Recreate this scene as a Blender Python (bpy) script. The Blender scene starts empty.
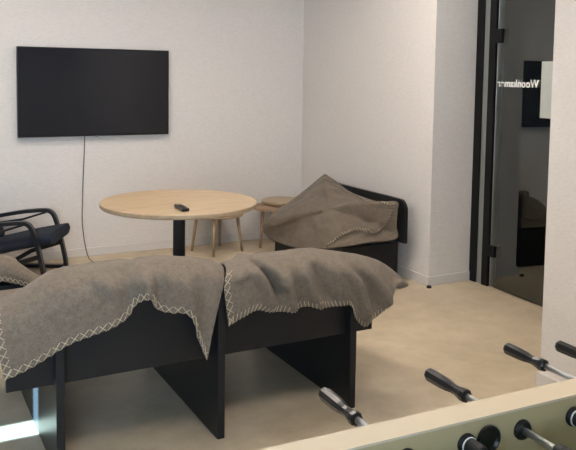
import bpy, bmesh, math, random
from mathutils import Vector, Matrix, noise
random.seed(7)
sc = bpy.context.scene
C = sc.collection

# ------------------------------------------------------------------ camera
cam_d = bpy.data.cameras.new('camera')
cam = bpy.data.objects.new('camera', cam_d)
C.objects.link(cam)
RT = Vector((0.88175, -0.4715, 0.01475))
UP = Vector((0.02387, 0.07583, 0.99683))
FW = Vector((0.47112, 0.8786, -0.07812))
M = Matrix.Identity(4)
for i in range(3):
    M[i][0], M[i][1], M[i][2] = RT[i], UP[i], -FW[i]
M[0][3], M[1][3], M[2][3] = 0, 0, 1.45
cam.matrix_world = M
cam_d.sensor_fit = 'HORIZONTAL'
cam_d.sensor_width = 36.0
cam_d.lens = 749.59 / 576 * 36.0
cam_d.shift_y = -(225 - 133.99) / 576
cam_d.clip_start = 0.05
sc.camera = cam

# ------------------------------------------------------------------ world, sun, daylight, exposure
w = bpy.data.worlds.new('world')
sc.world = w
w.use_nodes = True
w.node_tree.nodes['Background'].inputs['Color'].default_value = (0.55, 0.72, 1.0, 1)
w.node_tree.nodes['Background'].inputs['Strength'].default_value = 0.6

def lamp(name, kind, loc, rot, energy, color, size=None, size_y=None):
    d = bpy.data.lights.new(name, kind)
    d.energy = energy
    d.color = color
    if kind == 'AREA':
        d.shape = 'RECTANGLE'
        d.size = size
        d.size_y = size_y
    o = bpy.data.objects.new(name, d)
    o.location = loc
    o.rotation_euler = rot
    C.objects.link(o)
    return o

PI = math.pi
SUN_EL = math.radians(17)
sun = lamp('sun', 'SUN', (-6, 3.45, 4), (0, 0, 0), 95.0, (0.48, 0.76, 1.0))
sun.rotation_euler = Vector((math.cos(SUN_EL), 0, -math.sin(SUN_EL))).to_track_quat('-Z', 'Y').to_euler()
sun.data.angle = math.radians(0.8)
# daylight in the wide window behind the camera, to its left
lamp('window_daylight', 'AREA', (-1.2, -1.7, 1.3), (PI / 2, 0, 0), 165.0, (0.60, 0.77, 1.0), 1.5, 2.0)
sc.view_settings.view_transform = 'Standard'
sc.view_settings.look = 'None'
sc.view_settings.gamma = 1.0
sc.view_settings.use_curve_mapping = False
sc.view_settings.exposure = 0.5

# ------------------------------------------------------------------ materials
def mat(name, col, rough=0.5, metal=0.0, spec=0.5):
    m = bpy.data.materials.new(name)
    m.use_nodes = True
    b = m.node_tree.nodes['Principled BSDF']
    b.inputs['Base Color'].default_value = (*col, 1)
    b.inputs['Roughness'].default_value = rough
    b.inputs['Metallic'].default_value = metal
    b.inputs['Specular IOR Level'].default_value = spec
    return m

def nd(m, t, **kw):
    n = m.node_tree.nodes.new(t)
    for k, v in kw.items():
        setattr(n, k, v)
    return n

def lk(m, a, b):
    m.node_tree.links.new(a, b)

def coords(m, scale=(1, 1, 1)):
    tc = nd(m, 'ShaderNodeTexCoord')
    mp = nd(m, 'ShaderNodeMapping')
    mp.inputs['Scale'].default_value = scale
    lk(m, tc.outputs['Object'], mp.inputs['Vector'])
    return mp.outputs['Vector']

def noise_tex(m, vec, scale, detail=4.0, rough=0.55):
    n = nd(m, 'ShaderNodeTexNoise')
    n.inputs['Scale'].default_value = scale
    n.inputs['Detail'].default_value = detail
    n.inputs['Roughness'].default_value = rough
    lk(m, vec, n.inputs['Vector'])
    return n.outputs['Fac']

def ramp(m, fac, stops):
    r = nd(m, 'ShaderNodeValToRGB')
    e = r.color_ramp.elements
    while len(e) < len(stops):
        e.new(0.5)
    for el, (p, c) in zip(e, stops):
        el.position = p
        el.color = (*c, 1)
    lk(m, fac, r.inputs['Fac'])
    return r.outputs['Color']

def bump(m, fac, strength, dist):
    b = nd(m, 'ShaderNodeBump')
    b.inputs['Strength'].default_value = strength
    b.inputs['Distance'].default_value = dist
    lk(m, fac, b.inputs['Height'])
    lk(m, b.outputs['Normal'], m.node_tree.nodes['Principled BSDF'].inputs['Normal'])

def base_in(m):
    return m.node_tree.nodes['Principled BSDF'].inputs['Base Color']

# textured off-white wallpaper: short horizontal brush lines
m_wall = mat('wall_paper', (0.60, 0.565, 0.54), 0.75, spec=0.25)
v = coords(m_wall, (22, 22, 75))
f1 = noise_tex(m_wall, v, 1.6, 5.0, 0.6)
lk(m_wall, ramp(m_wall, f1, [(0.3, (0.64, 0.605, 0.57)), (0.7, (0.715, 0.675, 0.635))]), base_in(m_wall))
bump(m_wall, f1, 0.35, 0.004)
m_base = mat('painted_skirting', (0.63, 0.60, 0.565), 0.45)
m_ceil = mat('ceiling_white', (0.72, 0.70, 0.67), 0.8)

m_floor = mat('mottled_concrete_vinyl', (0.42, 0.34, 0.25), 0.42, spec=0.4)
v = coords(m_floor)
f1 = noise_tex(m_floor, v, 1.7, 6.0, 0.62)
f2 = noise_tex(m_floor, v, 9.0, 5.0, 0.65)
mx = nd(m_floor, 'ShaderNodeMath', operation='MULTIPLY_ADD')
lk(m_floor, f2, mx.inputs[0]); mx.inputs[1].default_value = 0.45
ad = nd(m_floor, 'ShaderNodeMath', operation='MULTIPLY')
lk(m_floor, f1, ad.inputs[0]); ad.inputs[1].default_value = 0.6
lk(m_floor, ad.outputs[0], mx.inputs[2])
lk(m_floor, ramp(m_floor, mx.outputs[0], [(0.34, (0.40, 0.325, 0.222)), (0.52, (0.505, 0.418, 0.295)), (0.68, (0.60, 0.505, 0.37))]), base_in(m_floor))
rr = nd(m_floor, 'ShaderNodeMapRange')
rr.inputs['To Min'].default_value = 0.34; rr.inputs['To Max'].default_value = 0.52
lk(m_floor, f2, rr.inputs['Value'])
lk(m_floor, rr.outputs['Result'], m_floor.node_tree.nodes['Principled BSDF'].inputs['Roughness'])

def wood(name, dark, mid, light, scale=(1.2, 14, 14), rough=0.4):
    m = mat(name, mid, rough, spec=0.35)
    v = coords(m, scale)
    if scale[0] < 5: v.node.inputs['Rotation'].default_value = (0, 0, math.radians(38))
    f = noise_tex(m, v, 3.0, 6.0, 0.6)
    lk(m, ramp(m, f, [(0.3, dark), (0.5, mid), (0.72, light)]), base_in(m))
    return m

m_oak = wood('light_oak', (0.31, 0.225, 0.135), (0.375, 0.28, 0.175), (0.43, 0.33, 0.215), (2.2, 16, 16))
m_oak_leg = wood('oak_leg', (0.33, 0.235, 0.14), (0.39, 0.28, 0.17), (0.44, 0.32, 0.20), (14, 14, 1.2))
m_oak_dark = wood('brown_oak', (0.31, 0.20, 0.12), (0.36, 0.24, 0.15), (0.42, 0.285, 0.18))

m_black = mat('black_laminate', (0.0115, 0.0125, 0.0135), 0.36, spec=0.25)
v = coords(m_black, (3, 3, 30))
bump(m_black, noise_tex(m_black, v, 8.0, 3.0), 0.06, 0.002)
m_metal_black = mat('black_powder_coat', (0.012, 0.013, 0.016), 0.38)
m_frame = mat('black_door_frame', (0.005, 0.0055, 0.006), 0.5, spec=0.2)
m_plastic = mat('black_plastic', (0.006, 0.006, 0.007), 0.30, spec=0.4)
m_rubber = mat('black_rubber', (0.008, 0.008, 0.008), 0.6)
m_screen = mat('screen_glass', (0.006, 0.008, 0.014), 0.16, spec=0.6)
m_chrome = mat('chrome', (0.88, 0.90, 0.94), 0.34, 1.0)
m_steel = mat('brushed_grey_metal', (0.30, 0.32, 0.31), 0.45, 0.6)
m_white = mat('white_plastic', (0.75, 0.75, 0.73), 0.5)
m_paper = mat('white_paper', (0.46, 0.50, 0.48), 0.8)
m_letter = mat('white_vinyl_lettering', (0.85, 0.86, 0.86), 0.6)
m_cable = mat('dark_cable', (0.10, 0.085, 0.075), 0.6)
m_thread = mat('cream_wool_thread', (0.46, 0.385, 0.27), 0.9, spec=0.1)
m_cush = mat('dark_navy_fabric', (0.020, 0.026, 0.040), 0.85, spec=0.2)
m_rim = mat('cream_laminate', (0.54, 0.455, 0.325), 0.5)
m_inner = mat('grey_green_board', (0.40, 0.315, 0.17), 0.6)
m_field = mat('green_playfield', (0.10, 0.16, 0.06), 0.5)
m_skin = mat('player_skin', (0.60, 0.33, 0.20), 0.5)
m_orange = mat('player_orange', (0.72, 0.22, 0.05), 0.45)
m_blue = mat('player_blue', (0.04, 0.10, 0.40), 0.45)
m_boot = mat('player_black', (0.012, 0.012, 0.012), 0.4)
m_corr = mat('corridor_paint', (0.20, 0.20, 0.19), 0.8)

def fabric(name, a, b, c):
    m = mat(name, b, 0.92, spec=0.12)
    v = coords(m, (1, 1, 1))
    f = noise_tex(m, v, 55.0, 4.0, 0.8)
    g = noise_tex(m, v, 340.0, 2.0, 0.6)
    mx = nd(m, 'ShaderNodeMath', operation='ADD')
    hf = nd(m, 'ShaderNodeMath', operation='MULTIPLY')
    hf.inputs[1].default_value = 0.5
    lk(m, f, mx.inputs[0]); lk(m, g, mx.inputs[1]); lk(m, mx.outputs[0], hf.inputs[0])
    lk(m, ramp(m, hf.outputs[0], [(0.36, a), (0.5, b), (0.64, c)]), base_in(m))
    bump(m, g, 0.35, 0.003)
    m.node_tree.nodes['Principled BSDF'].inputs['Sheen Weight'].default_value = 0.12
    return m

m_blanket = fabric('taupe_wool', (0.112, 0.089, 0.066), (0.156, 0.126, 0.095), (0.205, 0.168, 0.130))

# tinted door glass: see-through with real Fresnel reflection
m_glass = bpy.data.materials.new('door_glass')
m_glass.use_nodes = True
nt = m_glass.node_tree
for n in list(nt.nodes):
    nt.nodes.remove(n)
out = nt.nodes.new('ShaderNodeOutputMaterial')
mixs = nt.nodes.new('ShaderNodeMixShader')
tr = nt.nodes.new('ShaderNodeBsdfTransparent'); tr.inputs['Color'].default_value = (0.72, 0.78, 0.75, 1)
gl = nt.nodes.new('ShaderNodeBsdfGlossy'); gl.inputs['Roughness'].default_value = 0.015
gl.inputs['Color'].default_value = (0.9, 0.95, 0.92, 1)
fr = nt.nodes.new('ShaderNodeFresnel'); fr.inputs['IOR'].default_value = 2.1
nt.links.new(fr.outputs[0], mixs.inputs[0]); nt.links.new(tr.outputs[0], mixs.inputs[1]); nt.links.new(gl.outputs[0], mixs.inputs[2])
nt.links.new(mixs.outputs[0], out.inputs['Surface'])
m_wglass = m_glass.copy(); m_wglass.name = 'window_glass'
m_wglass.node_tree.nodes['Fresnel'].inputs['IOR'].default_value = 1.45
m_wglass.node_tree.nodes['Transparent BSDF'].inputs['Color'].default_value = (0.95, 0.97, 0.97, 1)

m_lampglow = bpy.data.materials.new('lamp_diffuser')
m_lampglow.use_nodes = True
bb = m_lampglow.node_tree.nodes['Principled BSDF']
bb.inputs['Emission Color'].default_value = (1.0, 0.885, 0.785, 1)
bb.inputs['Emission Strength'].default_value = 16.0

# ------------------------------------------------------------------ helpers
def obj(name, bm, m, parent=None, smooth=False, bevel=0.0, seg=2):
    bmesh.ops.recalc_face_normals(bm, faces=bm.faces)
    me = bpy.data.meshes.new(name)
    bm.to_mesh(me); bm.free()
    if smooth:
        for p in me.polygons:
            p.use_smooth = True
    me.materials.append(m)
    o = bpy.data.objects.new(name, me)
    C.objects.link(o)
    if parent:
        o.parent = parent
    if bevel:
        b = o.modifiers.new('bevel', 'BEVEL'); b.width = bevel; b.segments = seg; b.limit_method = 'ANGLE'
    return o

def thing(name, label, cat, loc=(0, 0, 0), rz=0.0, group=None):
    o = bpy.data.objects.new(name, None)
    o.empty_display_size = 0.1
    o.location = loc; o.rotation_euler = (0, 0, rz)
    C.objects.link(o)
    return tag(o, label, cat, group)

def tag(o, label, cat, group=None):
    o['label'] = label; o['category'] = cat
    if group: o['group'] = group
    return o

def struct(name, bm, m, parent=None, **kw):
    o = obj(name, bm, m, parent, **kw)
    if not parent: o['kind'] = 'structure'
    return o

def box(bm, x0, x1, y0, y1, z0, z1):
    vs = [bm.verts.new((x, y, z)) for x in (x0, x1) for y in (y0, y1) for z in (z0, z1)]
    for f in ((0, 1, 3, 2), (4, 6, 7, 5), (0, 4, 5, 1), (2, 3, 7, 6), (0, 2, 6, 4), (1, 5, 7, 3)):
        bm.faces.new([vs[i] for i in f])
    return bm

def nbox(*a):
    return box(bmesh.new(), *a)

def frames(pts, closed=False):
    n = len(pts); T = []
    for i in range(n):
        a = pts[max(i - 1, 0)]; b = pts[min(i + 1, n - 1)]
        t = (b - a)
        T.append(t.normalized() if t.length > 1e-9 else Vector((0, 0, 1)))
    u = T[0].orthogonal().normalized(); U = []
    for t in T:
        u = (u - t * u.dot(t))
        u = u.normalized() if u.length > 1e-6 else t.orthogonal().normalized()
        U.append(u)
    return T, U

def tube(bm, pts, r, seg=10, caps=True):
    pts = [Vector(p) for p in pts]
    rs = r if isinstance(r, (list, tuple)) else [r] * len(pts)
    T, U = frames(pts)
    rings = []
    for p, t, u, q in zip(pts, T, U, rs):
        b = t.cross(u)
        rings.append([bm.verts.new(p + (u * math.cos(2 * PI * k / seg) + b * math.sin(2 * PI * k / seg)) * q) for k in range(seg)])
    for a, b in zip(rings, rings[1:]):
        for k in range(seg):
            bm.faces.new((a[k], a[(k + 1) % seg], b[(k + 1) % seg], b[k]))
    if caps:
        bm.faces.new(rings[0][::-1]); bm.faces.new(rings[-1])
    return bm

def bar(bm, pts, side, wd, th):
    """flat bar of width wd along 'side' and thickness th following pts"""
    pts = [Vector(p) for p in pts]; side = Vector(side).normalized()
    T, _ = frames(pts); rings = []
    for p, t in zip(pts, T):
        n = t.cross(side).normalized()
        rings.append([bm.verts.new(p + side * a * wd / 2 + n * b * th / 2) for a, b in ((-1, -1), (1, -1), (1, 1), (-1, 1))])
    for a, b in zip(rings, rings[1:]):
        for k in range(4):
            bm.faces.new((a[k], a[(k + 1) % 4], b[(k + 1) % 4], b[k]))
    bm.faces.new(rings[0][::-1]); bm.faces.new(rings[-1])
    return bm

def lathe(bm, prof, seg=48, axis='Z', cx=0, cy=0, cz=0):
    rings = []
    for r, h in prof:
        ring = []
        for k in range(seg):
            a = 2 * PI * k / seg
            c, s = math.cos(a) * r, math.sin(a) * r
            p = (cx + c, cy + s, cz + h) if axis == 'Z' else (cx + c, cy + h, cz + s)
            ring.append(bm.verts.new(p))
        rings.append(ring)
    for a, b in zip(rings, rings[1:]):
        for k in range(seg):
            bm.faces.new((a[k], a[(k + 1) % seg], b[(k + 1) % seg], b[k]))
    bm.faces.new(rings[0][::-1]); bm.faces.new(rings[-1])
    return bm

def prism(bm, poly, axis, a0, a1):
    """extrude a 2-D outline; axis 'Y': poly is (x,z); axis 'X': poly is (y,z)"""
    def P(q, a):
        return (q[0], a, q[1]) if axis == 'Y' else (a, q[0], q[1])
    A = [bm.verts.new(P(q, a0)) for q in poly]; B = [bm.verts.new(P(q, a1)) for q in poly]
    n = len(poly)
    bm.faces.new(A[::-1]); bm.faces.new(B)
    for i in range(n):
        bm.faces.new((A[i], A[(i + 1) % n], B[(i + 1) % n], B[i]))
    return bm

def round_top(x0, x1, z0, z1, r, n=8):
    p = [(x0, z0), (x1, z0)]
    for k in range(n + 1):
        a = k / n * PI / 2
        p.append((x1 - r + r * math.cos(a), z1 - r + r * math.sin(a)))
    for k in range(n + 1):
        a = PI / 2 + k / n * PI / 2
        p.append((x0 + r + r * math.cos(a), z1 - r + r * math.sin(a)))
    return p

def cr(pts, n):
    """catmull-rom through pts, n samples"""
    P = [Vector(p) for p in pts]; m = len(P) - 1; o = []
    for i in range(n):
        t = i / (n - 1) * m; k = min(int(t), m - 1); f = t - k
        p0 = P[max(k - 1, 0)]; p1 = P[k]; p2 = P[k + 1]; p3 = P[min(k + 2, m)]
        o.append(0.5 * ((2 * p1) + (p2 - p0) * f + (2 * p0 - 5 * p1 + 4 * p2 - p3) * f * f + (3 * p1 - p0 - 3 * p2 + p3) * f ** 3))
    return o

# ------------------------------------------------------------------ the room
YB, XR, YP, XD, XC, YC, H = 5.8914, 3.3018, 4.052, 3.676, 2.70, 2.473, 2.65
XL, YF, XE = -2.2, -1.6, 5.6
struct('floor', nbox(XL - 0.2, XE + 0.2, YF - 0.2, YB + 0.2, -0.1, 0), m_floor)
struct('ceiling', nbox(XL - 0.2, XE + 0.2, YF - 0.2, YB + 0.2, H, H + 0.1), m_ceil)
struct('wall_back', nbox(XL - 0.2, XE + 0.2, YB, YB + 0.2, 0, H), m_wall)
struct('wall_right', nbox(XR, XD + 0.14, YP, YB, 0, H), m_wall)
struct('wall_near_right', nbox(XC, XD + 0.14, YF, YC, 0, H), m_wall)
b = nbox(XD, XD + 0.14, YC, 2.98, 0, H); box(b, XD, XD + 0.14, 2.98, YP, 2.32, H)
struct('wall_door', b, m_wall)
wx0, wx1, wz0, wz1 = -2.0, -0.4, 0.25, 2.35
b = nbox(XL - 0.2, wx0, YF - 0.2, YF, 0, H); box(b, wx1, XE + 0.2, YF - 0.2, YF, 0, H)
box(b, wx0, wx1, YF - 0.2, YF, 0, wz0); box(b, wx0, wx1, YF - 0.2, YF, wz1, H)
struct('wall_front', b, m_wall)
struct('wall_corridor', nbox(XE, XE + 0.2, YF, YB, 0, H), m_corr)
# left wall with an unseen slit, added and sized to let in one strip of sun
sy0, sy1, sz0, sz1 = 3.02, 3.16, 0.55, 1.12
b = bmesh.new()
box(b, XL - 0.2, XL, YF, sy0, 0, H); box(b, XL - 0.2, XL, sy0, sy1, 0, sz0); box(b, XL - 0.2, XL, sy0, sy1, sz1, H)
box(b, XL - 0.2, XL, sy1, YB, 0, H)
struct('wall_left', b, m_wall)
def window(name, axis, c0, c1, z0, z1, fw, wall):
    def bx(bm, a0, a1, d0, d1, e0, e1):
        return box(bm, d0, d1, a0, a1, e0, e1) if axis == 'X' else box(bm, a0, a1, d0, d1, e0, e1)
    b = bmesh.new(); d0, d1 = wall - 0.08, wall - 0.03
    bx(b, c0, c0 + fw, d0, d1, z0, z1); bx(b, c1 - fw, c1, d0, d1, z0, z1)
    bx(b, c0 + fw, c1 - fw, d0, d1, z0, z0 + fw); bx(b, c0 + fw, c1 - fw, d0, d1, z1 - fw, z1)
    o = struct(name, b, m_white)
    obj('glass_pane', bx(bmesh.new(), c0 + fw, c1 - fw, d0 + 0.02, d0 + 0.03, z0 + fw, z1 - fw), m_wglass, o)
window('window_1', 'Y', wx0, wx1, wz0, wz1, 0.06, YF)
window('sun_slit', 'X', sy0, sy1, sz0, sz1, 0.012, XL)  # framed slit out of view, added to shape the sun strip
# skirting boards
BB, BT = 0.066, 0.012
struct('baseboard_back', nbox(XL, XR - BT, YB - BT, YB, 0, BB), m_base, bevel=0.002)
struct('baseboard_right', nbox(XR - BT, XR, YP, YB, 0, BB), m_base, bevel=0.002)
struct('baseboard_recess', nbox(XR - BT, XD - 0.012, YP - BT, YP, 0, BB), m_base, bevel=0.002)
b = nbox(XC - BT, XC, YF, YC, 0, BB); box(b, XC - BT, XD, YC, YC + BT, 0, BB)
struct('baseboard_near_right', b, m_base, bevel=0.002)
struct('baseboard_left', nbox(XL, XL + BT, YF, YB - BT, 0, BB), m_base, bevel=0.002)

# glass door in a black frame with a grey strip; it stands a touch ajar
b = nbox(XD - 0.012, XD + 0.06, 3.985, YP - 0.002, 0, 2.32)
box(b, XD - 0.012, XD + 0.06, 3.865, 3.925, 0, 2.32)
box(b, XD - 0.012, XD + 0.06, 2.985, 3.865, 2.26, 2.32)
box(b, XD - 0.012, XD + 0.06, 2.985, 3.03, 0, 2.26)
dfr = struct('door_1', b, m_frame, bevel=0.002)
obj('frame_strip', nbox(XD + 0.002, XD + 0.05, 3.925, 3.985, 0.0, 2.26), m_steel, dfr)
DA = math.radians(-3.7)
leaf = obj('door_leaf', nbox(-0.005, 0.005, -0.805, -0.012, 0.008, 2.25), m_glass, dfr)
leaf.location = (XD + 0.006, 3.865, 0); leaf.rotation_euler = (0, 0, DA)
o = obj('edge_trim', nbox(-0.006, 0.006, -0.0165, -0.012, 0.008, 2.25), m_chrome, leaf)
for z0, z1 in ((1.69, 1.785), (0.215, 0.295)):
    obj('hinge', nbox(-0.016, 0.016, -0.062, 0.004, z0, z1), m_frame, leaf, bevel=0.003)
t = bpy.data.curves.new('lettering', 'FONT')
t.body = 'Woonkamer'; t.size = 0.069; t.extrude = 0.0006; t.offset = 0.0018; t.space_character = 1.08; t.align_x = 'CENTER'
to = bpy.data.objects.new('lettering', t); C.objects.link(to)
bpy.context.view_layer.update()
me = bpy.data.meshes.new_from_object(to.evaluated_get(bpy.context.evaluated_depsgraph_get()))
bpy.data.objects.remove(to)
wd = max(q.co.x for q in me.vertices) - min(q.co.x for q in me.vertices)
me.transform(Matrix.Scale(0.392 / wd, 4, (1, 0, 0)))
me.materials.clear(); me.materials.append(m_letter)
let = bpy.data.objects.new('lettering', me); C.objects.link(let); let.parent = leaf
let.rotation_euler = (PI / 2, 0, PI / 2); let.location = (-0.0056, -0.220, 1.395)
ps = obj('paper_sheet', nbox(-0.0068, -0.0055, -0.64, -0.437, 1.205, 1.56), m_paper)
ps.matrix_world = Matrix.Translation((XD + 0.006, 3.865, 0)) @ Matrix.Rotation(DA, 4, 'Z')
tag(ps, 'white sheet of paper taped to the glass door', 'paper')

# ceiling lamps (above the view)
for x, y in ((0.6, 4.3), (2.35, 3.7), (0.8, 2.95), (1.35, 1.3)):
    t = thing('ceiling_lamp', 'square flush ceiling lamp above the room', 'lamp', (x, y, H), 0, 'ceiling lamps')
    obj('lamp_frame', nbox(-0.31, 0.31, -0.31, 0.31, -0.02, -0.0), m_white, t)
    obj('diffuser', nbox(-0.29, 0.29, -0.29, 0.29, -0.026, -0.0205), m_lampglow, t)

# ------------------------------------------------------------------ television and its cable
tv = thing('television', 'large black flat television mounted on the back wall', 'television', (1.437, 5.8914, 0.957))
W2, HT = 0.585, 0.677
obj('wall_mount', nbox(-0.2, 0.2, -0.03, -0.001, 0.18, 0.5), m_metal_black, tv)
b = nbox(-W2, W2, -0.062, -0.03, 0, HT)
obj('housing', b, m_plastic, tv, bevel=0.003)
obj('screen', nbox(-W2 + 0.009, W2 - 0.009, -0.0632, -0.0621, 0.014, HT - 0.008), m_screen, tv)
obj('logo_bump', nbox(-0.012, 0.012, -0.064, -0.05, -0.006, 0.004), m_steel, tv)
b = bmesh.new()
tube(b, cr([(1.353, 5.868, 0.96), (1.349, 5.876, 0.80), (1.340, 5.880, 0.60), (1.335, 5.880, 0.44), (1.331, 5.878, 0.30), (1.338, 5.872, 0.19), (1.352, 5.858, 0.08), (1.362, 5.80, 0.006), (1.363, 5.70, 0.004), (1.36, 5.40, 0.004), (1.30, 5.0, 0.004)], 60), 0.0035, 6)
tag(obj('power_cable', b, m_cable, smooth=True), 'thin dark cable hanging from the television to the floor', 'cable')

# ------------------------------------------------------------------ round pedestal table, remote
tb = thing('round_table', 'large round table with light oak top and black pedestal', 'table', (1.4286, 3.9388, 0))
r = 0.4336
obj('tabletop', lathe(bmesh.new(), [(r - 0.004, 0.716), (r, 0.720), (r, 0.737), (r - 0.003, 0.740)], 96), m_oak, tb)
obj('pedestal', lathe(bmesh.new(), [(0.034, 0.012), (0.034, 0.712)], 32), m_metal_black, tb)
obj('mount_plate', lathe(bmesh.new(), [(0.14, 0.708), (0.14, 0.7155)], 32), m_metal_black, tb)
obj('base_plate', lathe(bmesh.new(), [(0.26, 0.0), (0.26, 0.008), (0.25, 0.0115)], 48), m_metal_black, tb)
rc = thing('remote_control', 'small black remote control lying on the round table', 'remote control', (1.352, 3.69, 0.7405), math.radians(-3))
obj('remote_body', nbox(-0.020, 0.020, -0.075, 0.075, 0, 0.018), m_plastic, rc, bevel=0.006, seg=3)
for k in range(3):
    obj('button', nbox(-0.012, 0.012, -0.05 + k * 0.03, -0.038 + k * 0.03, 0.018, 0.0195), m_rubber, rc)

# ------------------------------------------------------------------ small wooden tables by the back wall
def small_table(label, loc, rad, h, legs, lr, mt, ml):
    t = thing('side_table', label, 'side table', loc)
    obj('tabletop', lathe(bmesh.new(), [(rad - 0.004, h - 0.022), (rad, h - 0.018), (rad, h - 0.004), (rad - 0.003, h)], 64), mt, t)
    for x, y in legs:
        obj('leg', tube(bmesh.new(), [(x, y, 0), (x * 0.80, y * 0.80, h - 0.022)], [0.0105, 0.015], 14), ml, t, smooth=True)
    return t
small_table('low wooden side table with splayed legs under the round table edge', (2.364, 5.615, 0), 0.215, 0.325,
            [(-0.185, 0.092), (-0.10, -0.171), (0.096, 0.162), (0.19, -0.08)], 0, m_oak, m_oak_leg)
small_table('lower brown round side table in the corner beside the far sofa', (2.872, 5.60, 0), 0.180, 0.345,
            [(-0.13, -0.02), (0.09, -0.12), (0.08, 0.125)], 0, m_oak_dark, m_oak_dark)
small_table('taller small round side table overlapping the lower corner table', (2.995, 5.66, 0), 0.185, 0.378,
            [(0.165, 0.0), (0.08, -0.15), (-0.02, 0.165)], 0, m_oak, m_oak_leg)

# doorstop
tag(obj('doorstop', lathe(bmesh.new(), [(0.017, 0), (0.018, 0.004), (0.016, 0.013), (0.011, 0.016)], 20, cx=3.275, cy=4.012), m_rubber, smooth=False),
    'small black doorstop on the floor at the wall corner', 'doorstop')

# ------------------------------------------------------------------ lounge chair by the back wall
ca = math.radians(-28)
ch = thing('lounge_chair', 'low black lounge chair with curved armrests near the television', 'armchair', (1.035, 5.384, 0), ca)
# local: +x forward (front feet at x=0), y to the far side
for s in (1, -1):
    y = s * 0.245
    pts = cr([(-0.43, y, 0.012), (-0.25, y, 0.012), (-0.03, y, 0.012), (-0.004, y, 0.035), (-0.025, y, 0.16), (-0.055, y, 0.29), (-0.085, y, 0.385), (-0.115, y, 0.42), (-0.16, y, 0.43), (-0.30, y, 0.418), (-0.42, y, 0.398), (-0.50, y, 0.382)], 60)
    obj('armrest_frame', bar(bmesh.new(), pts, (0, 1, 0), 0.042, 0.026), m_metal_black, ch, bevel=0.004)
    obj('arm_brace', bar(bmesh.new(), [(-0.14, y * 0.97, 0.418), (-0.32, y * 0.97, 0.36), (-0.48, y * 0.97, 0.335)], (0, 1, 0), 0.02, 0.014), m_metal_black, ch)
    obj('side_rail', bar(bmesh.new(), [(-0.03, y * 0.9, 0.20), (-0.25, y * 0.9, 0.13), (-0.42, y * 0.9, 0.03)], (0, 1, 0), 0.022, 0.03), m_metal_black, ch)
obj('floor_bar', nbox(-0.022, 0.004, -0.262, 0.262, 0.0, 0.02), m_metal_black, ch, bevel=0.003)
obj('foot_tip', bar(bmesh.new(), [(0.0, 0.25, 0.008), (0.06, 0.25, 0.006)], (0, 1, 0), 0.03, 0.01), m_metal_black, ch)
def cushion(prof, y0, y1, th, name):
    """padded slab following a side profile (x,z)"""
    P = cr([(p[0], 0, p[1]) for p in prof], 26)
    b = bmesh.new(); T, _ = frames(P); n = 16; rings = []
    for p, t, i in zip(P, T, range(26)):
        nn = Vector((-t.z, 0, t.x))
        e = min(1.0, min(i, 25 - i) / 2.5 + 0.45)
        ring = []
        for k in range(n * 2):
            a = 2 * PI * k / (n * 2)
            cy_, sy_ = math.cos(a), math.sin(a)
            yy = math.copysign(abs(cy_) ** 0.35, cy_) * (y1 - y0) / 2 + (y0 + y1) / 2
            ring.append(b.verts.new(p + Vector((0, yy, 0)) + nn * (math.copysign(abs(sy_) ** 0.7, sy_) * th / 2 * e)))
        rings.append(ring)
    for r0, r1 in zip(rings, rings[1:]):
        for k in range(n * 2):
            b.faces.new((r0[k], r0[(k + 1) % (n * 2)], r1[(k + 1) % (n * 2)], r1[k]))
    b.faces.new(rings[0][::-1]); b.faces.new(rings[-1])
    return obj(name, b, m_cush, ch, smooth=True)
cushion([(-0.50, 0.20), (-0.40, 0.22), (-0.2, 0.268), (0.0, 0.306), (0.035, 0.312)], -0.225, 0.225, 0.085, 'seat_cushion')
cushion([(-0.44, 0.25), (-0.50, 0.38), (-0.56, 0.52), (-0.59, 0.60)], -0.19, 0.19, 0.07, 'back_cushion')

# ------------------------------------------------------------------ blankets
def folds_disp(p, folds):
    """signed bulge from fold polylines given in the (x,z) of the drape"""
    d = 0.0
    for poly, amp, wid in folds:
        best = 9e9
        for a, c in zip(poly, poly[1:]):
            a = Vector(a); c = Vector(c); q = Vector((p.x, p.z)); ac = c - a
            k = max(0, min(1, (q - a).dot(ac) / ac.length_squared))
            best = min(best, (q - a - ac * k).length)
        d += amp * math.exp(-(best / wid) ** 2)
    return d

def grid_mesh(G, close_u=False):
    b = bmesh.new()
    V = [[b.verts.new(p) for p in row] for row in G]
    nu, nv = len(V), len(V[0])
    for i in range(nu if close_u else nu - 1):
        for j in range(nv - 1):
            b.faces.new((V[i][j], V[(i + 1) % nu][j], V[(i + 1) % nu][j + 1], V[i][j + 1]))
    return b

def grid_normal(G, i, j):
    nu, nv = len(G), len(G[0])
    a = G[min(i + 1, nu - 1)][j] - G[max(i - 1, 0)][j]
    c = G[i][min(j + 1, nv - 1)] - G[i][max(j - 1, 0)]
    return a.cross(c).normalized()

def arc(pts):
    L = [0.0]
    for a, c in zip(pts, pts[1:]):
        L.append(L[-1] + (c - a).length)
    return L

def at_len(pts, L, s):
    for i in range(len(pts) - 1):
        if L[i + 1] >= s:
            f = (s - L[i]) / max(L[i + 1] - L[i], 1e-9)
            return pts[i].lerp(pts[i + 1], f)
    return pts[-1].copy()

def stitch_pts(b, E, I, step, rad, cross=True):
    """E: edge polyline; I: line 2 cm inside (same count); cross stitches between them"""
    L = arc(E); s = step * 0.5
    LI = arc(I)
    def on(f, line, LL): return at_len(line, LL, max(0, min(1, f)) * LL[-1])
    n = max(int(L[-1] / step), 1)
    for k in range(n):
        a, c = k / n, (k + (0.86 if cross else 0.35)) / n
        p, q = on(a, E, L), on(c, I, LI)
        tube(b, [p, (p + q) / 2, q], rad, 5)
        if cross:
            p, q = on(c, E, L), on(a, I, LI)
            tube(b, [p, (p + q) / 2, q], rad, 5)
    return b

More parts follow.
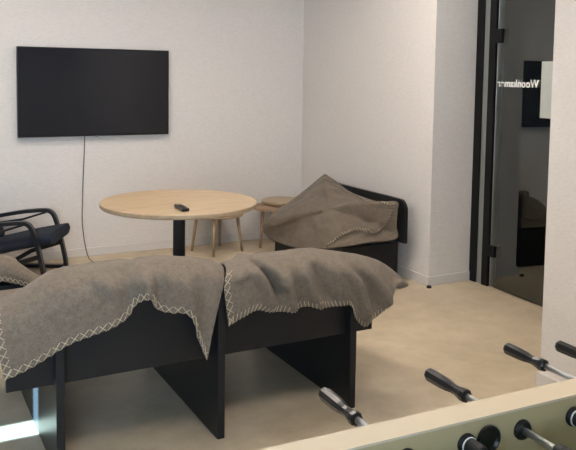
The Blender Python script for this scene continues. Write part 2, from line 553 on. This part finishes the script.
def blanket(name, label, G, stitch_lines, group=None, step=0.024, thick=0.007):
    t = thing(name, label, 'blanket', (0, 0, 0), 0, group)
    bmg = grid_mesh(G)
    o = obj('throw_cloth', bmg, m_blanket, t, smooth=True)
    so = o.modifiers.new('solid', 'SOLIDIFY'); so.thickness = thick; so.offset = 0
    for E, I, cross, st in stitch_lines:
        b = bmesh.new()
        stitch_pts(b, E, I, st, 0.0016, cross)
        obj('edge_stitching', b, m_thread, t, smooth=True)
    return t

def drape(rows, nu, folds, namp=0.010, seed=0.0, vsamp=52):
    """rows: list of station profiles, each a list of (x,y,z) control points from hem over the crest to the back"""
    S = [cr(prof, vsamp) for prof in rows]
    G = []
    cols = [cr([S[k][j] for k in range(len(S))], nu) for j in range(vsamp)]
    for i in range(nu):
        row = []
        for j in range(vsamp):
            p = cols[j][i].copy()
            v = j / (vsamp - 1)
            front = max(0.0, 1 - v / 0.62)
            nz = noise.noise(Vector((p.x * 9 + seed, p.y * 7, p.z * 5))) + 0.5 * noise.noise(Vector((p.x * 21 + seed, p.y * 17, p.z * 11)))
            d = folds_disp(p, folds) if v < 0.62 else folds_disp(p, folds) * max(0, 1 - (v - 0.62) / 0.12)
            p.y -= d * (0.35 + 0.65 * min(1, front * 2)) + nz * namp * (0.3 + 0.7 * front)
            p.z += nz * namp * 0.35 * (1 if j > 0 else 0)
            row.append(p)
        G.append(row)
    return G

def off_line(G, idx, inn, lift):
    """edge polyline and its inner companion, lifted along the surface normal towards the viewer side"""
    E, I = [], []
    for (i, j), (i2, j2) in zip(idx, inn):
        n = grid_normal(G, i, j); 
        e = G[i][j]; q = G[i2][j2]
        dirv = (q - e); ln = dirv.length
        q2 = e + dirv * (0.027 / ln) if ln > 1e-6 else q
        n2 = grid_normal(G, i2, j2)
        if n.y > 0: n = -n
        if n2.y > 0: n2 = -n2
        E.append(e + n * lift - dirv * (0.001 / max(ln, 1e-6))); I.append(q2 + n2 * lift)
    return E, I

PANEL_F = 2.71
SL = [(0.314, 0.618), (0.417, 0.66), (0.523, 0.716), (0.662, 0.731), (0.757, 0.732), (0.856, 0.733), (0.949, 0.73), (1.041, 0.717), (1.118, 0.701), (1.162, 0.688), (1.198, 0.663)]
HL = [(0.331, 0.401), (0.423, 0.43), (0.553, 0.492), (0.685, 0.523), (0.763, 0.556), (0.827, 0.627), (0.885, 0.562), (0.992, 0.539), (1.029, 0.451), (1.054, 0.384), (1.071, 0.345)]
rows = []
for (xs, zs), (xh, zh) in zip(SL, HL):
    zt = zs - 0.03
    xf = xs * 0.945
    rows.append([(xh, 2.638, zh), (xh * 0.6 + xf * 0.4, 2.632, zh + (zt - zh) * 0.4), (xh * 0.2 + xf * 0.8, 2.636, zh + (zt - zh) * 0.78), (xf * 0.6 + xs * 0.4, 2.68, zt + 0.005), (xs, 2.80, zs),
                 (xs, 2.98, zs - 0.075), (xs, 3.2, zs - 0.20), (xs, 3.42, 0.455), (xs, 3.60, 0.44)])
foldsL = [([(0.82, 0.729), (0.828, 0.691), (0.832, 0.60)], 0.045, 0.026), ([(0.762, 0.69), (0.775, 0.60)], -0.022, 0.035), ([(0.872, 0.69), (0.885, 0.57)], -0.020, 0.03),
          ([(0.985, 0.66), (1.00, 0.58), (1.02, 0.48)], 0.022, 0.028), ([(1.06, 0.66), (1.06, 0.45)], -0.012, 0.03), ([(0.61, 0.70), (0.664, 0.65), (0.69, 0.62)], -0.014, 0.02),
          ([(0.64, 0.715), (0.70, 0.665)], 0.010, 0.02), ([(0.93, 0.68), (0.945, 0.57)], 0.012, 0.025)]
GL = drape(rows, 110, foldsL, 0.009, 3.0)
NU, NV = len(GL), len(GL[0])
st = []
e, i_ = off_line(GL, [(i, 0) for i in range(NU)], [(i, 3) for i in range(NU)], 0.0055); st.append((e, i_, True, 0.034))
e, i_ = off_line(GL, [(0, j) for j in range(0, 30)], [(3, j) for j in range(0, 30)], 0.0055); st.append((e, i_, True, 0.034))
blanket('throw_blanket', 'taupe wool blanket with cream cross-stitched hem on near sofa, left half', GL, st)

SR = [(1.205, 0.672), (1.283, 0.696), (1.366, 0.701), (1.433, 0.697), (1.51, 0.695), (1.599, 0.697), (1.68, 0.685), (1.759, 0.666), (1.839, 0.649), (1.91, 0.628), (1.971, 0.607), (2.023, 0.578), (2.052, 0.550), (2.072, 0.522), (2.084, 0.500)]
HR = [(1.163, 0.467), (1.226, 0.49), (1.285, 0.511), (1.357, 0.495), (1.44, 0.485), (1.53, 0.492), (1.622, 0.473), (1.732, 0.471), (1.775, 0.399), (1.818, 0.362), (1.849, 0.389), (1.917, 0.428), (1.942, 0.484), (1.980, 0.498), (2.018, 0.488)]
rows = []
nS = len(SR)
for k, ((xs, zs), (xh, zh)) in enumerate(zip(SR, HR)):
    zt = zs - 0.03 if k < 11 else zs + (zh - zs) * 0.35
    dy = 0.0 if k < 12 else 0.02 * (k - 11)
    off = 0.012
    bx = xs if k < 9 else 1.91 + (xs - 1.91) * 0.6
    dz = 0 if k < 9 else (k - 8) * 0.012
    xf = xs * (0.948 if k < 10 else 0.948 + 0.012 * (k - 9))
    rows.append([(xh, 2.650 + dy, zh), (xh * 0.6 + xf * 0.4, 2.646 + dy, zh + (zt - zh) * 0.4), (xh * 0.2 + xf * 0.8, 2.652 + dy, zh + (zt - zh) * 0.78), (xf * 0.6 + xs * 0.4, 2.69 + dy * 0.5, zt + 0.005), (xs, 2.80, zs),
                 (bx, 2.98, zs - 0.075), (bx, 3.2, max(zs - 0.20 - dz, 0.40)), (bx, 3.42, 0.455 - dz), (bx, 3.60, 0.44 - dz)])
foldsR = [([(1.193, 0.690), (1.241, 0.703), (1.29, 0.70), (1.335, 0.648), (1.382, 0.572)], -0.043, 0.016), ([(1.20, 0.655), (1.25, 0.672), (1.29, 0.655), (1.325, 0.60), (1.345, 0.53)], 0.038, 0.024),
          ([(1.31, 0.72), (1.36, 0.67), (1.40, 0.60)], 0.032, 0.022),
          ([(1.418, 0.63), (1.432, 0.57), (1.448, 0.501)], 0.041, 0.017), ([(1.46, 0.60), (1.475, 0.55), (1.49, 0.51)], -0.010, 0.016), ([(1.507, 0.64), (1.537, 0.549), (1.572, 0.493)], 0.038, 0.020),
          ([(1.57, 0.64), (1.60, 0.56), (1.64, 0.50)], -0.026, 0.022), ([(1.60, 0.68), (1.66, 0.60), (1.70, 0.50)], 0.020, 0.022), ([(1.70, 0.64), (1.771, 0.55), (1.815, 0.42)], 0.041, 0.026),
          ([(1.75, 0.64), (1.82, 0.55), (1.86, 0.45)], -0.026, 0.022), ([(1.821, 0.62), (1.90, 0.52), (1.93, 0.46)], 0.032, 0.024), ([(1.96, 0.585), (1.985, 0.53)], -0.020, 0.022)]
GR = drape(rows, 130, foldsR, 0.011, 11.0)
NU, NV = len(GR), len(GR[0])
st = []
e, i_ = off_line(GR, [(i, 0) for i in range(NU)], [(i, 3) for i in range(NU)], 0.0055); st.append((e, i_, False, 0.017))
e, i_ = off_line(GR, [(0, j) for j in range(0, 22)], [(4, j) for j in range(0, 22)], 0.0055); st.append((e, i_, True, 0.034))
blanket('throw_blanket', 'crumpled taupe wool blanket on near sofa, right half with corner sticking out', GR, st)

# ------------------------------------------------------------------ sofas of black board
near = thing('sofa', 'black board sofa in the foreground, seen from behind, under two blankets', 'sofa', (1.12, 3.16, 0))
def lp(o, P): return tuple(a - c for a, c in zip(P, o.location))
def pbox(o, name, x0, x1, y0, y1, z0, z1, m, bev=0.002):
    a = lp(o, (x0, y0, z0)); c = lp(o, (x1, y1, z1))
    return obj(name, nbox(a[0], c[0], a[1], c[1], a[2], c[2]), m, o, bevel=bev)
po = [(x - 1.12, z) for x, z in round_top(0.345, 1.895, 0.322, 0.622, 0.12)]
obj('backrest_panel', prism(bmesh.new(), po, 'Y', 2.71 - 3.16, 2.735 - 3.16), m_black, near, bevel=0.002)
for xr in (0.537, 1.159, 1.780):
    b = bmesh.new()
    y0 = 2.660 - 3.16
    prism(b, [(y0, 0), (3.62 - 3.16, 0), (3.62 - 3.16, 0.385), (2.75 - 3.16, 0.385), (2.75 - 3.16, 0.585), (y0, 0.585)], 'X', xr - 0.03 - 1.12, xr - 1.12)
    obj('leg_panel', b, m_black, near, bevel=0.0015)
pbox(near, 'seat_board', 0.40, 1.86, 2.737, 3.66, 0.387, 0.412, m_black)
pbox(near, 'front_rail', 0.545, 1.745, 3.60, 3.62, 0.32, 0.385, m_black)

far = thing('sofa', 'black board sofa against the right wall with rounded backrest', 'sofa', (2.66, 4.72, 0))
po = [(y - 4.72, z) for y, z in round_top(4.168, 5.29, 0.285, 0.592, 0.075)]
obj('backrest_panel', prism(bmesh.new(), po, 'X', 3.172 - 2.66, 3.197 - 2.66), m_black, far, bevel=0.002)
for y in (4.235, 5.20):
    pbox(far, 'leg_panel', 2.70, 3.168, y, y + 0.03, 0, 0.285, m_black)
pbox(far, 'seat_board', 2.725, 3.168, 4.26, 5.23, 0.287, 0.305, m_black)
pbox(far, 'front_rail', 2.702, 2.722, 4.267, 5.198, 0.06, 0.285, m_black)

# blanket heaped up over the far sofa: dome inside a boundary loop
FB = [(3.14, 5.207, 0.651), (3.14, 5.112, 0.63), (3.14, 5.005, 0.604), (3.14, 4.828, 0.558), (3.14, 4.582, 0.541), (3.14, 4.428, 0.543), (3.14, 4.223, 0.575), (3.14, 4.214, 0.506), (3.14, 4.222, 0.404), (3.14, 4.218, 0.312),
      (2.89, 4.212, 0.312), (2.744, 4.212, 0.303), (2.66, 4.352, 0.263), (2.66, 4.747, 0.179), (2.66, 5.032, 0.153), (2.64, 5.22, 0.168), (2.593, 5.235, 0.232), (2.61, 5.235, 0.295), (2.728, 5.24, 0.374), (2.863, 5.24, 0.453), (2.999, 5.24, 0.537), (3.092, 5.24, 0.603)]
NB = 220
loop = cr(FB + [FB[0]], NB + 1)
cen = Vector((2.86, 4.62, 0.40))
nrm = Vector((-0.50, -0.40, 0.77)).normalized()
def dome(rf, t):
    k = (t % 1.0) * NB; i = int(k); f = k - i
    B = loop[i].lerp(loop[(i + 1) % NB if i + 1 < NB else NB], f)
    p = cen + (B - cen) * rf + nrm * (0.11 * (1 - rf ** 2.2))
    nz = noise.noise(p * 5.5 + Vector((3, 1, 7))) + 0.45 * noise.noise(p * 13)
    crease = 0.012 * math.sin(14 * (p.z + 0.35 * p.x - 0.2 * p.y)) * (1 - rf * 0.5)
    return p + nrm * (nz * 0.020 + crease * 0.7) * min(1, (1 - rf) * 5 + 0.1)
NRr = 44
G = [[dome(0.02 + 0.98 * j / (NRr - 1), i / NB) for j in range(NRr)] for i in range(NB)]
fb = thing('throw_blanket', 'taupe blanket heaped into a peak on the far sofa beside the corner', 'blanket')
b = grid_mesh(G, close_u=True)
b.verts.ensure_lookup_table()
b.faces.new([b.verts[i * NRr] for i in range(NB)])
inner = [v for k, v in enumerate(b.verts) if k % NRr < 22]
for _ in range(90):
    bmesh.ops.smooth_vert(b, verts=inner, factor=0.5, use_axis_x=True, use_axis_y=True, use_axis_z=True)
HEM = [(3.115, 4.215, 0.565), (3.117, 4.224, 0.52), (3.104, 4.24, 0.461), (3.081, 4.262, 0.405), (3.037, 4.268, 0.368), (2.973, 4.258, 0.353), (2.914, 4.267, 0.366), (2.876, 4.28, 0.38), (2.819, 4.283, 0.377), (2.744, 4.272, 0.363), (2.70, 4.289, 0.339), (2.677, 4.315, 0.308), (2.655, 4.36, 0.272)]
hem = cr(HEM, 120)
def outer(p):
    q = min(hem, key=lambda h: (h.x - p.x) ** 2 + (h.z - p.z) ** 2)
    i = hem.index(q); t = hem[min(i + 1, 119)] - hem[max(i - 1, 0)]
    side = t.x * (p.z - q.z) - t.z * (p.x - q.x)      # positive on the under-layer side
    return math.hypot(q.x - p.x, q.z - p.z) * (1 if side > 0 else -1)
for v in b.verts:
    p = v.co
    k = v.index % NRr if v.index >= 0 else 0
    rim = min(1.0, (NRr - 1 - k) / 6.0)
    nz = noise.noise(p * 4.2 + Vector((5, 2, 9))) + 0.5 * noise.noise(p * 9)
    d = 0.022 * nz
    d += 0.016 * math.exp(-((p.z - 0.30 - 0.30 * (p.x - 2.6) + 0.05 * math.sin(p.y * 9)) / 0.03) ** 2)
    if p.y < 4.62 and p.x > 2.64:
        sd = outer(p)
        fade = max(0.0, min(1.0, (4.62 - p.y) / 0.2))
        d -= 0.024 * fade * max(0.0, min(1.0, sd / 0.02 + 0.5))
    v.co = p + nrm * d * rim
o = obj('throw_cloth', b, m_blanket, fb, smooth=True)
so = o.modifiers.new('solid', 'SOLIDIFY'); so.thickness = 0.008; so.offset = 0
from mathutils.bvhtree import BVHTree
tree = BVHTree.FromPolygons([v.co.copy() for v in o.data.vertices], [tuple(p.vertices) for p in o.data.polygons])
def on_cloth(P, lift):
    q, n, _, _ = tree.find_nearest(P)
    if n.dot(nrm) < 0: n = -n
    return q + n * lift
def hem_band(name_pts, wd, lift, inward):
    L = [Vector(q) for q in name_pts]
    E, I = [], []
    T, _ = frames(L)
    for q, t in zip(L, T):
        c = on_cloth(q, 0); s = t.cross(nrm).normalized() * inward
        E.append(on_cloth(c, lift)); I.append(on_cloth(c + s * wd, lift))
    b = grid_mesh([[a, a.lerp(c, 0.5) + nrm * 0.003, c] for a, c in zip(E, I)])
    h = obj('folded_hem', b, m_blanket, fb, smooth=True)
    m = h.modifiers.new('solid', 'SOLIDIFY'); m.thickness = 0.006; m.offset = 0
    b = bmesh.new()
    stitch_pts(b, [q + nrm * 0.006 for q in E], [q + nrm * 0.006 for q in I], 0.022, 0.0015, False)
    obj('edge_stitching', b, m_thread, h, smooth=True)
hem_band(hem[2:], 0.022, 0.006, 1)
TOP = cr([(3.061, 5.076, 0.647), (3.081, 5.014, 0.622), (3.088, 4.921, 0.595), (3.07, 4.75, 0.565), (3.075, 4.581, 0.548), (3.05, 4.38, 0.56), (3.08, 4.286, 0.558), (3.113, 4.225, 0.555)], 60)
hem_band(TOP, 0.02, 0.005, 1)

# ------------------------------------------------------------------ third sofa at the left edge, with its blanket
left = thing('sofa', 'black board sofa at the left edge, mostly under a blanket', 'sofa', (-0.1, 4.3, 0))
for y in (3.98, 4.62):
    pbox(left, 'leg_panel', -0.75, 0.60, y, y + 0.03, 0, 0.36, m_black)
pbox(left, 'seat_board', -0.75, 0.60, 4.012, 4.618, 0.335, 0.36, m_black)
po = [(y - 4.3, z) for y, z in round_top(3.92, 4.70, 0.30, 0.62, 0.08)]
obj('backrest_panel', prism(bmesh.new(), po, 'X', -0.78 + 0.1, -0.752 + 0.1), m_black, left, bevel=0.002)
SP = [(-0.55, 0.60), (-0.2, 0.575), (0.1, 0.555), (0.35, 0.54), (0.491, 0.512), (0.548, 0.487), (0.587, 0.456), (0.646, 0.408), (0.69, 0.37)]
HP = [(-0.55, 0.43), (-0.2, 0.42), (0.1, 0.41), (0.35, 0.405), (0.481, 0.397), (0.529, 0.384), (0.577, 0.368), (0.616, 0.352), (0.66, 0.345)]
rows = []
for (xs, zs), (xh, zh) in zip(SP, HP):
    rows.append([(xh, 3.94, zh), (xh, 3.935, zh + (zs - zh) * 0.5), (xs, 3.96, zs - 0.02), (xs, 4.02, zs), (xs, 4.18, zs - 0.05), (min(xs, 0.63), 4.4, max(zs - 0.12, 0.37)), (min(xs, 0.63), 4.6, 0.372)])
GP = drape(rows, 60, [], 0.008, 21.0)
e, i_ = off_line(GP, [(i, 0) for i in range(60)], [(i, 3) for i in range(60)], 0.0055)
blanket('throw_blanket', 'taupe blanket with stitched hem at the left edge below the lounge chair', GP, [(e, i_, True, 0.026)])

# ------------------------------------------------------------------ foosball table
fo = thing('foosball_table', 'cream foosball table with black handles in the bottom right foreground', 'table football', (0.854, 0.888, 0), math.radians(-2))
X0, X1, WT, YN, ZR, ZF, ZB = -0.54, 0.575, 0.053, -0.68, 0.90, 0.775, 0.62
b = nbox(X0 - WT, X1 + WT, 0.001, WT, ZB, ZR - 0.0)
wallp = [('far_wall', (X0 - WT, X1 + WT, 0.0, WT)), ('near_wall', (X0 - WT, X1 + WT, YN - WT, YN)), ('end_wall', (X0 - WT, X0, YN, 0.0)), ('end_wall', (X1, X1 + WT, YN, 0.0))]
b.free()
for n, (a0, a1, c0, c1) in wallp:
    q = obj(n, nbox(a0, a1, c0, c1, ZB, ZR - 0.004), m_inner, fo)
    obj('top_cap', nbox(a0, a1, c0, c1, ZR - 0.004, ZR), m_rim, q)
obj('playing_field', nbox(X0, X1, YN, 0, ZF - 0.015, ZF), m_field, fo)
for x in (X0 + 0.03, X1 - 0.03):
    for y in (YN + 0.03, -0.03):
        obj('leg', nbox(x - 0.045, x + 0.045, y - 0.045, y + 0.045, 0, ZB), m_rim, fo, bevel=0.004)
obj('ball_cup', lathe(bmesh.new(), [(0.0235, -0.003), (0.0235, -0.0075), (0.021, -0.008), (0.017, -0.004), (0.001, -0.0035)], 32, 'Y', 0.0, 0.0, ZR - 0.038), m_plastic, fo, smooth=False)
RZ = ZR - 0.038
def handle_bm(tip, end):
    L = tip - end
    prof = [(0.0095, 0.0), (0.0128, 0.003), (0.0132, 0.012), (0.0112, 0.021), (0.0092, 0.033), (0.0095, 0.042), (0.0118, 0.056), (0.0130, 0.072), (0.0134, L - 0.006), (0.0115, L)]
    return lathe(bmesh.new(), prof, 8, 'Y', 0, end, 0)
def player(parent, y, shirt, tilt):
    root = obj('player', bmesh.new(), shirt, parent)
    b = bmesh.new()
    lathe(b, [(0.004, -0.062), (0.009, -0.055), (0.010, -0.03), (0.0125, -0.012), (0.014, 0.004), (0.0135, 0.014), (0.006, 0.019)], 14)
    b.to_mesh(root.data); b.free()
    for p in root.data.polygons: p.use_smooth = True
    root.location = (0, y, 0); root.rotation_euler = (0, tilt, 0)
    return root
theirs = {2: (0.264, 0.143), 4: (0.257, 0.139), 6: (0.303, 0.190), 7: (0.268, 0.150)}
xs = [-0.40, -0.282, -0.160, -0.043, 0.075, 0.193, 0.320, 0.436]
count = [1, 2, 3, 5, 5, 3, 2, 1]
for k, x in enumerate(xs):
    far_side = k in theirs
    rod = None
    if far_side:
        tip, end = theirs[k]
        b = tube(bmesh.new(), [(0, -0.70, 0), (0, end + 0.01, 0)], 0.0062, 16)
    else:
        end, tip = YN - 0.17, YN - 0.33
        b = tube(bmesh.new(), [(0, YN - 0.18, 0), (0, -0.012, 0)], 0.0062, 16)
    rod = obj('rod', b, m_chrome, fo, smooth=True)
    rod.location = (x, 0, RZ)
    h = handle_bm(abs(tip), abs(end))
    if not far_side:
        bmesh.ops.scale(h, vec=(1, -1, 1), verts=h.verts)
    obj('handle', h, m_plastic, rod)
    # bearings in both walls
    for yw, s in ((0.0, -1), (YN, 1)):
        obj('bearing', lathe(bmesh.new(), [(0.0175, yw), (0.0175, yw + s * 0.004), (0.015, yw + s * 0.0075), (0.0085, yw + s * 0.008)], 24, 'Y'), m_plastic, rod)
    # rubber buffers
    if far_side:
        obj('buffer', lathe(bmesh.new(), [(0.009, -0.135), (0.0125, -0.132), (0.0125, -0.118), (0.011, -0.115), (0.0125, -0.112), (0.0125, -0.098), (0.011, -0.095), (0.0125, -0.092), (0.0125, -0.08), (0.009, -0.077)], 20, 'Y'), m_rubber, rod)
    else:
        obj('washer', lathe(bmesh.new(), [(0.0145, -0.0085), (0.0145, -0.0105)], 24, 'Y'), m_white, rod)
        obj('buffer', lathe(bmesh.new(), [(0.0135, -0.011), (0.0135, -0.036), (0.0115, -0.040)], 24, 'Y'), m_rubber, rod)
    shirt = m_orange if far_side else m_blue
    n = count[k]
    for i in range(n):
        y = YN * (i + 1) / (n + 1)
        if k == 4: y = -0.165 - i * 0.105
        pl = player(rod, y, shirt, 0)
        pass
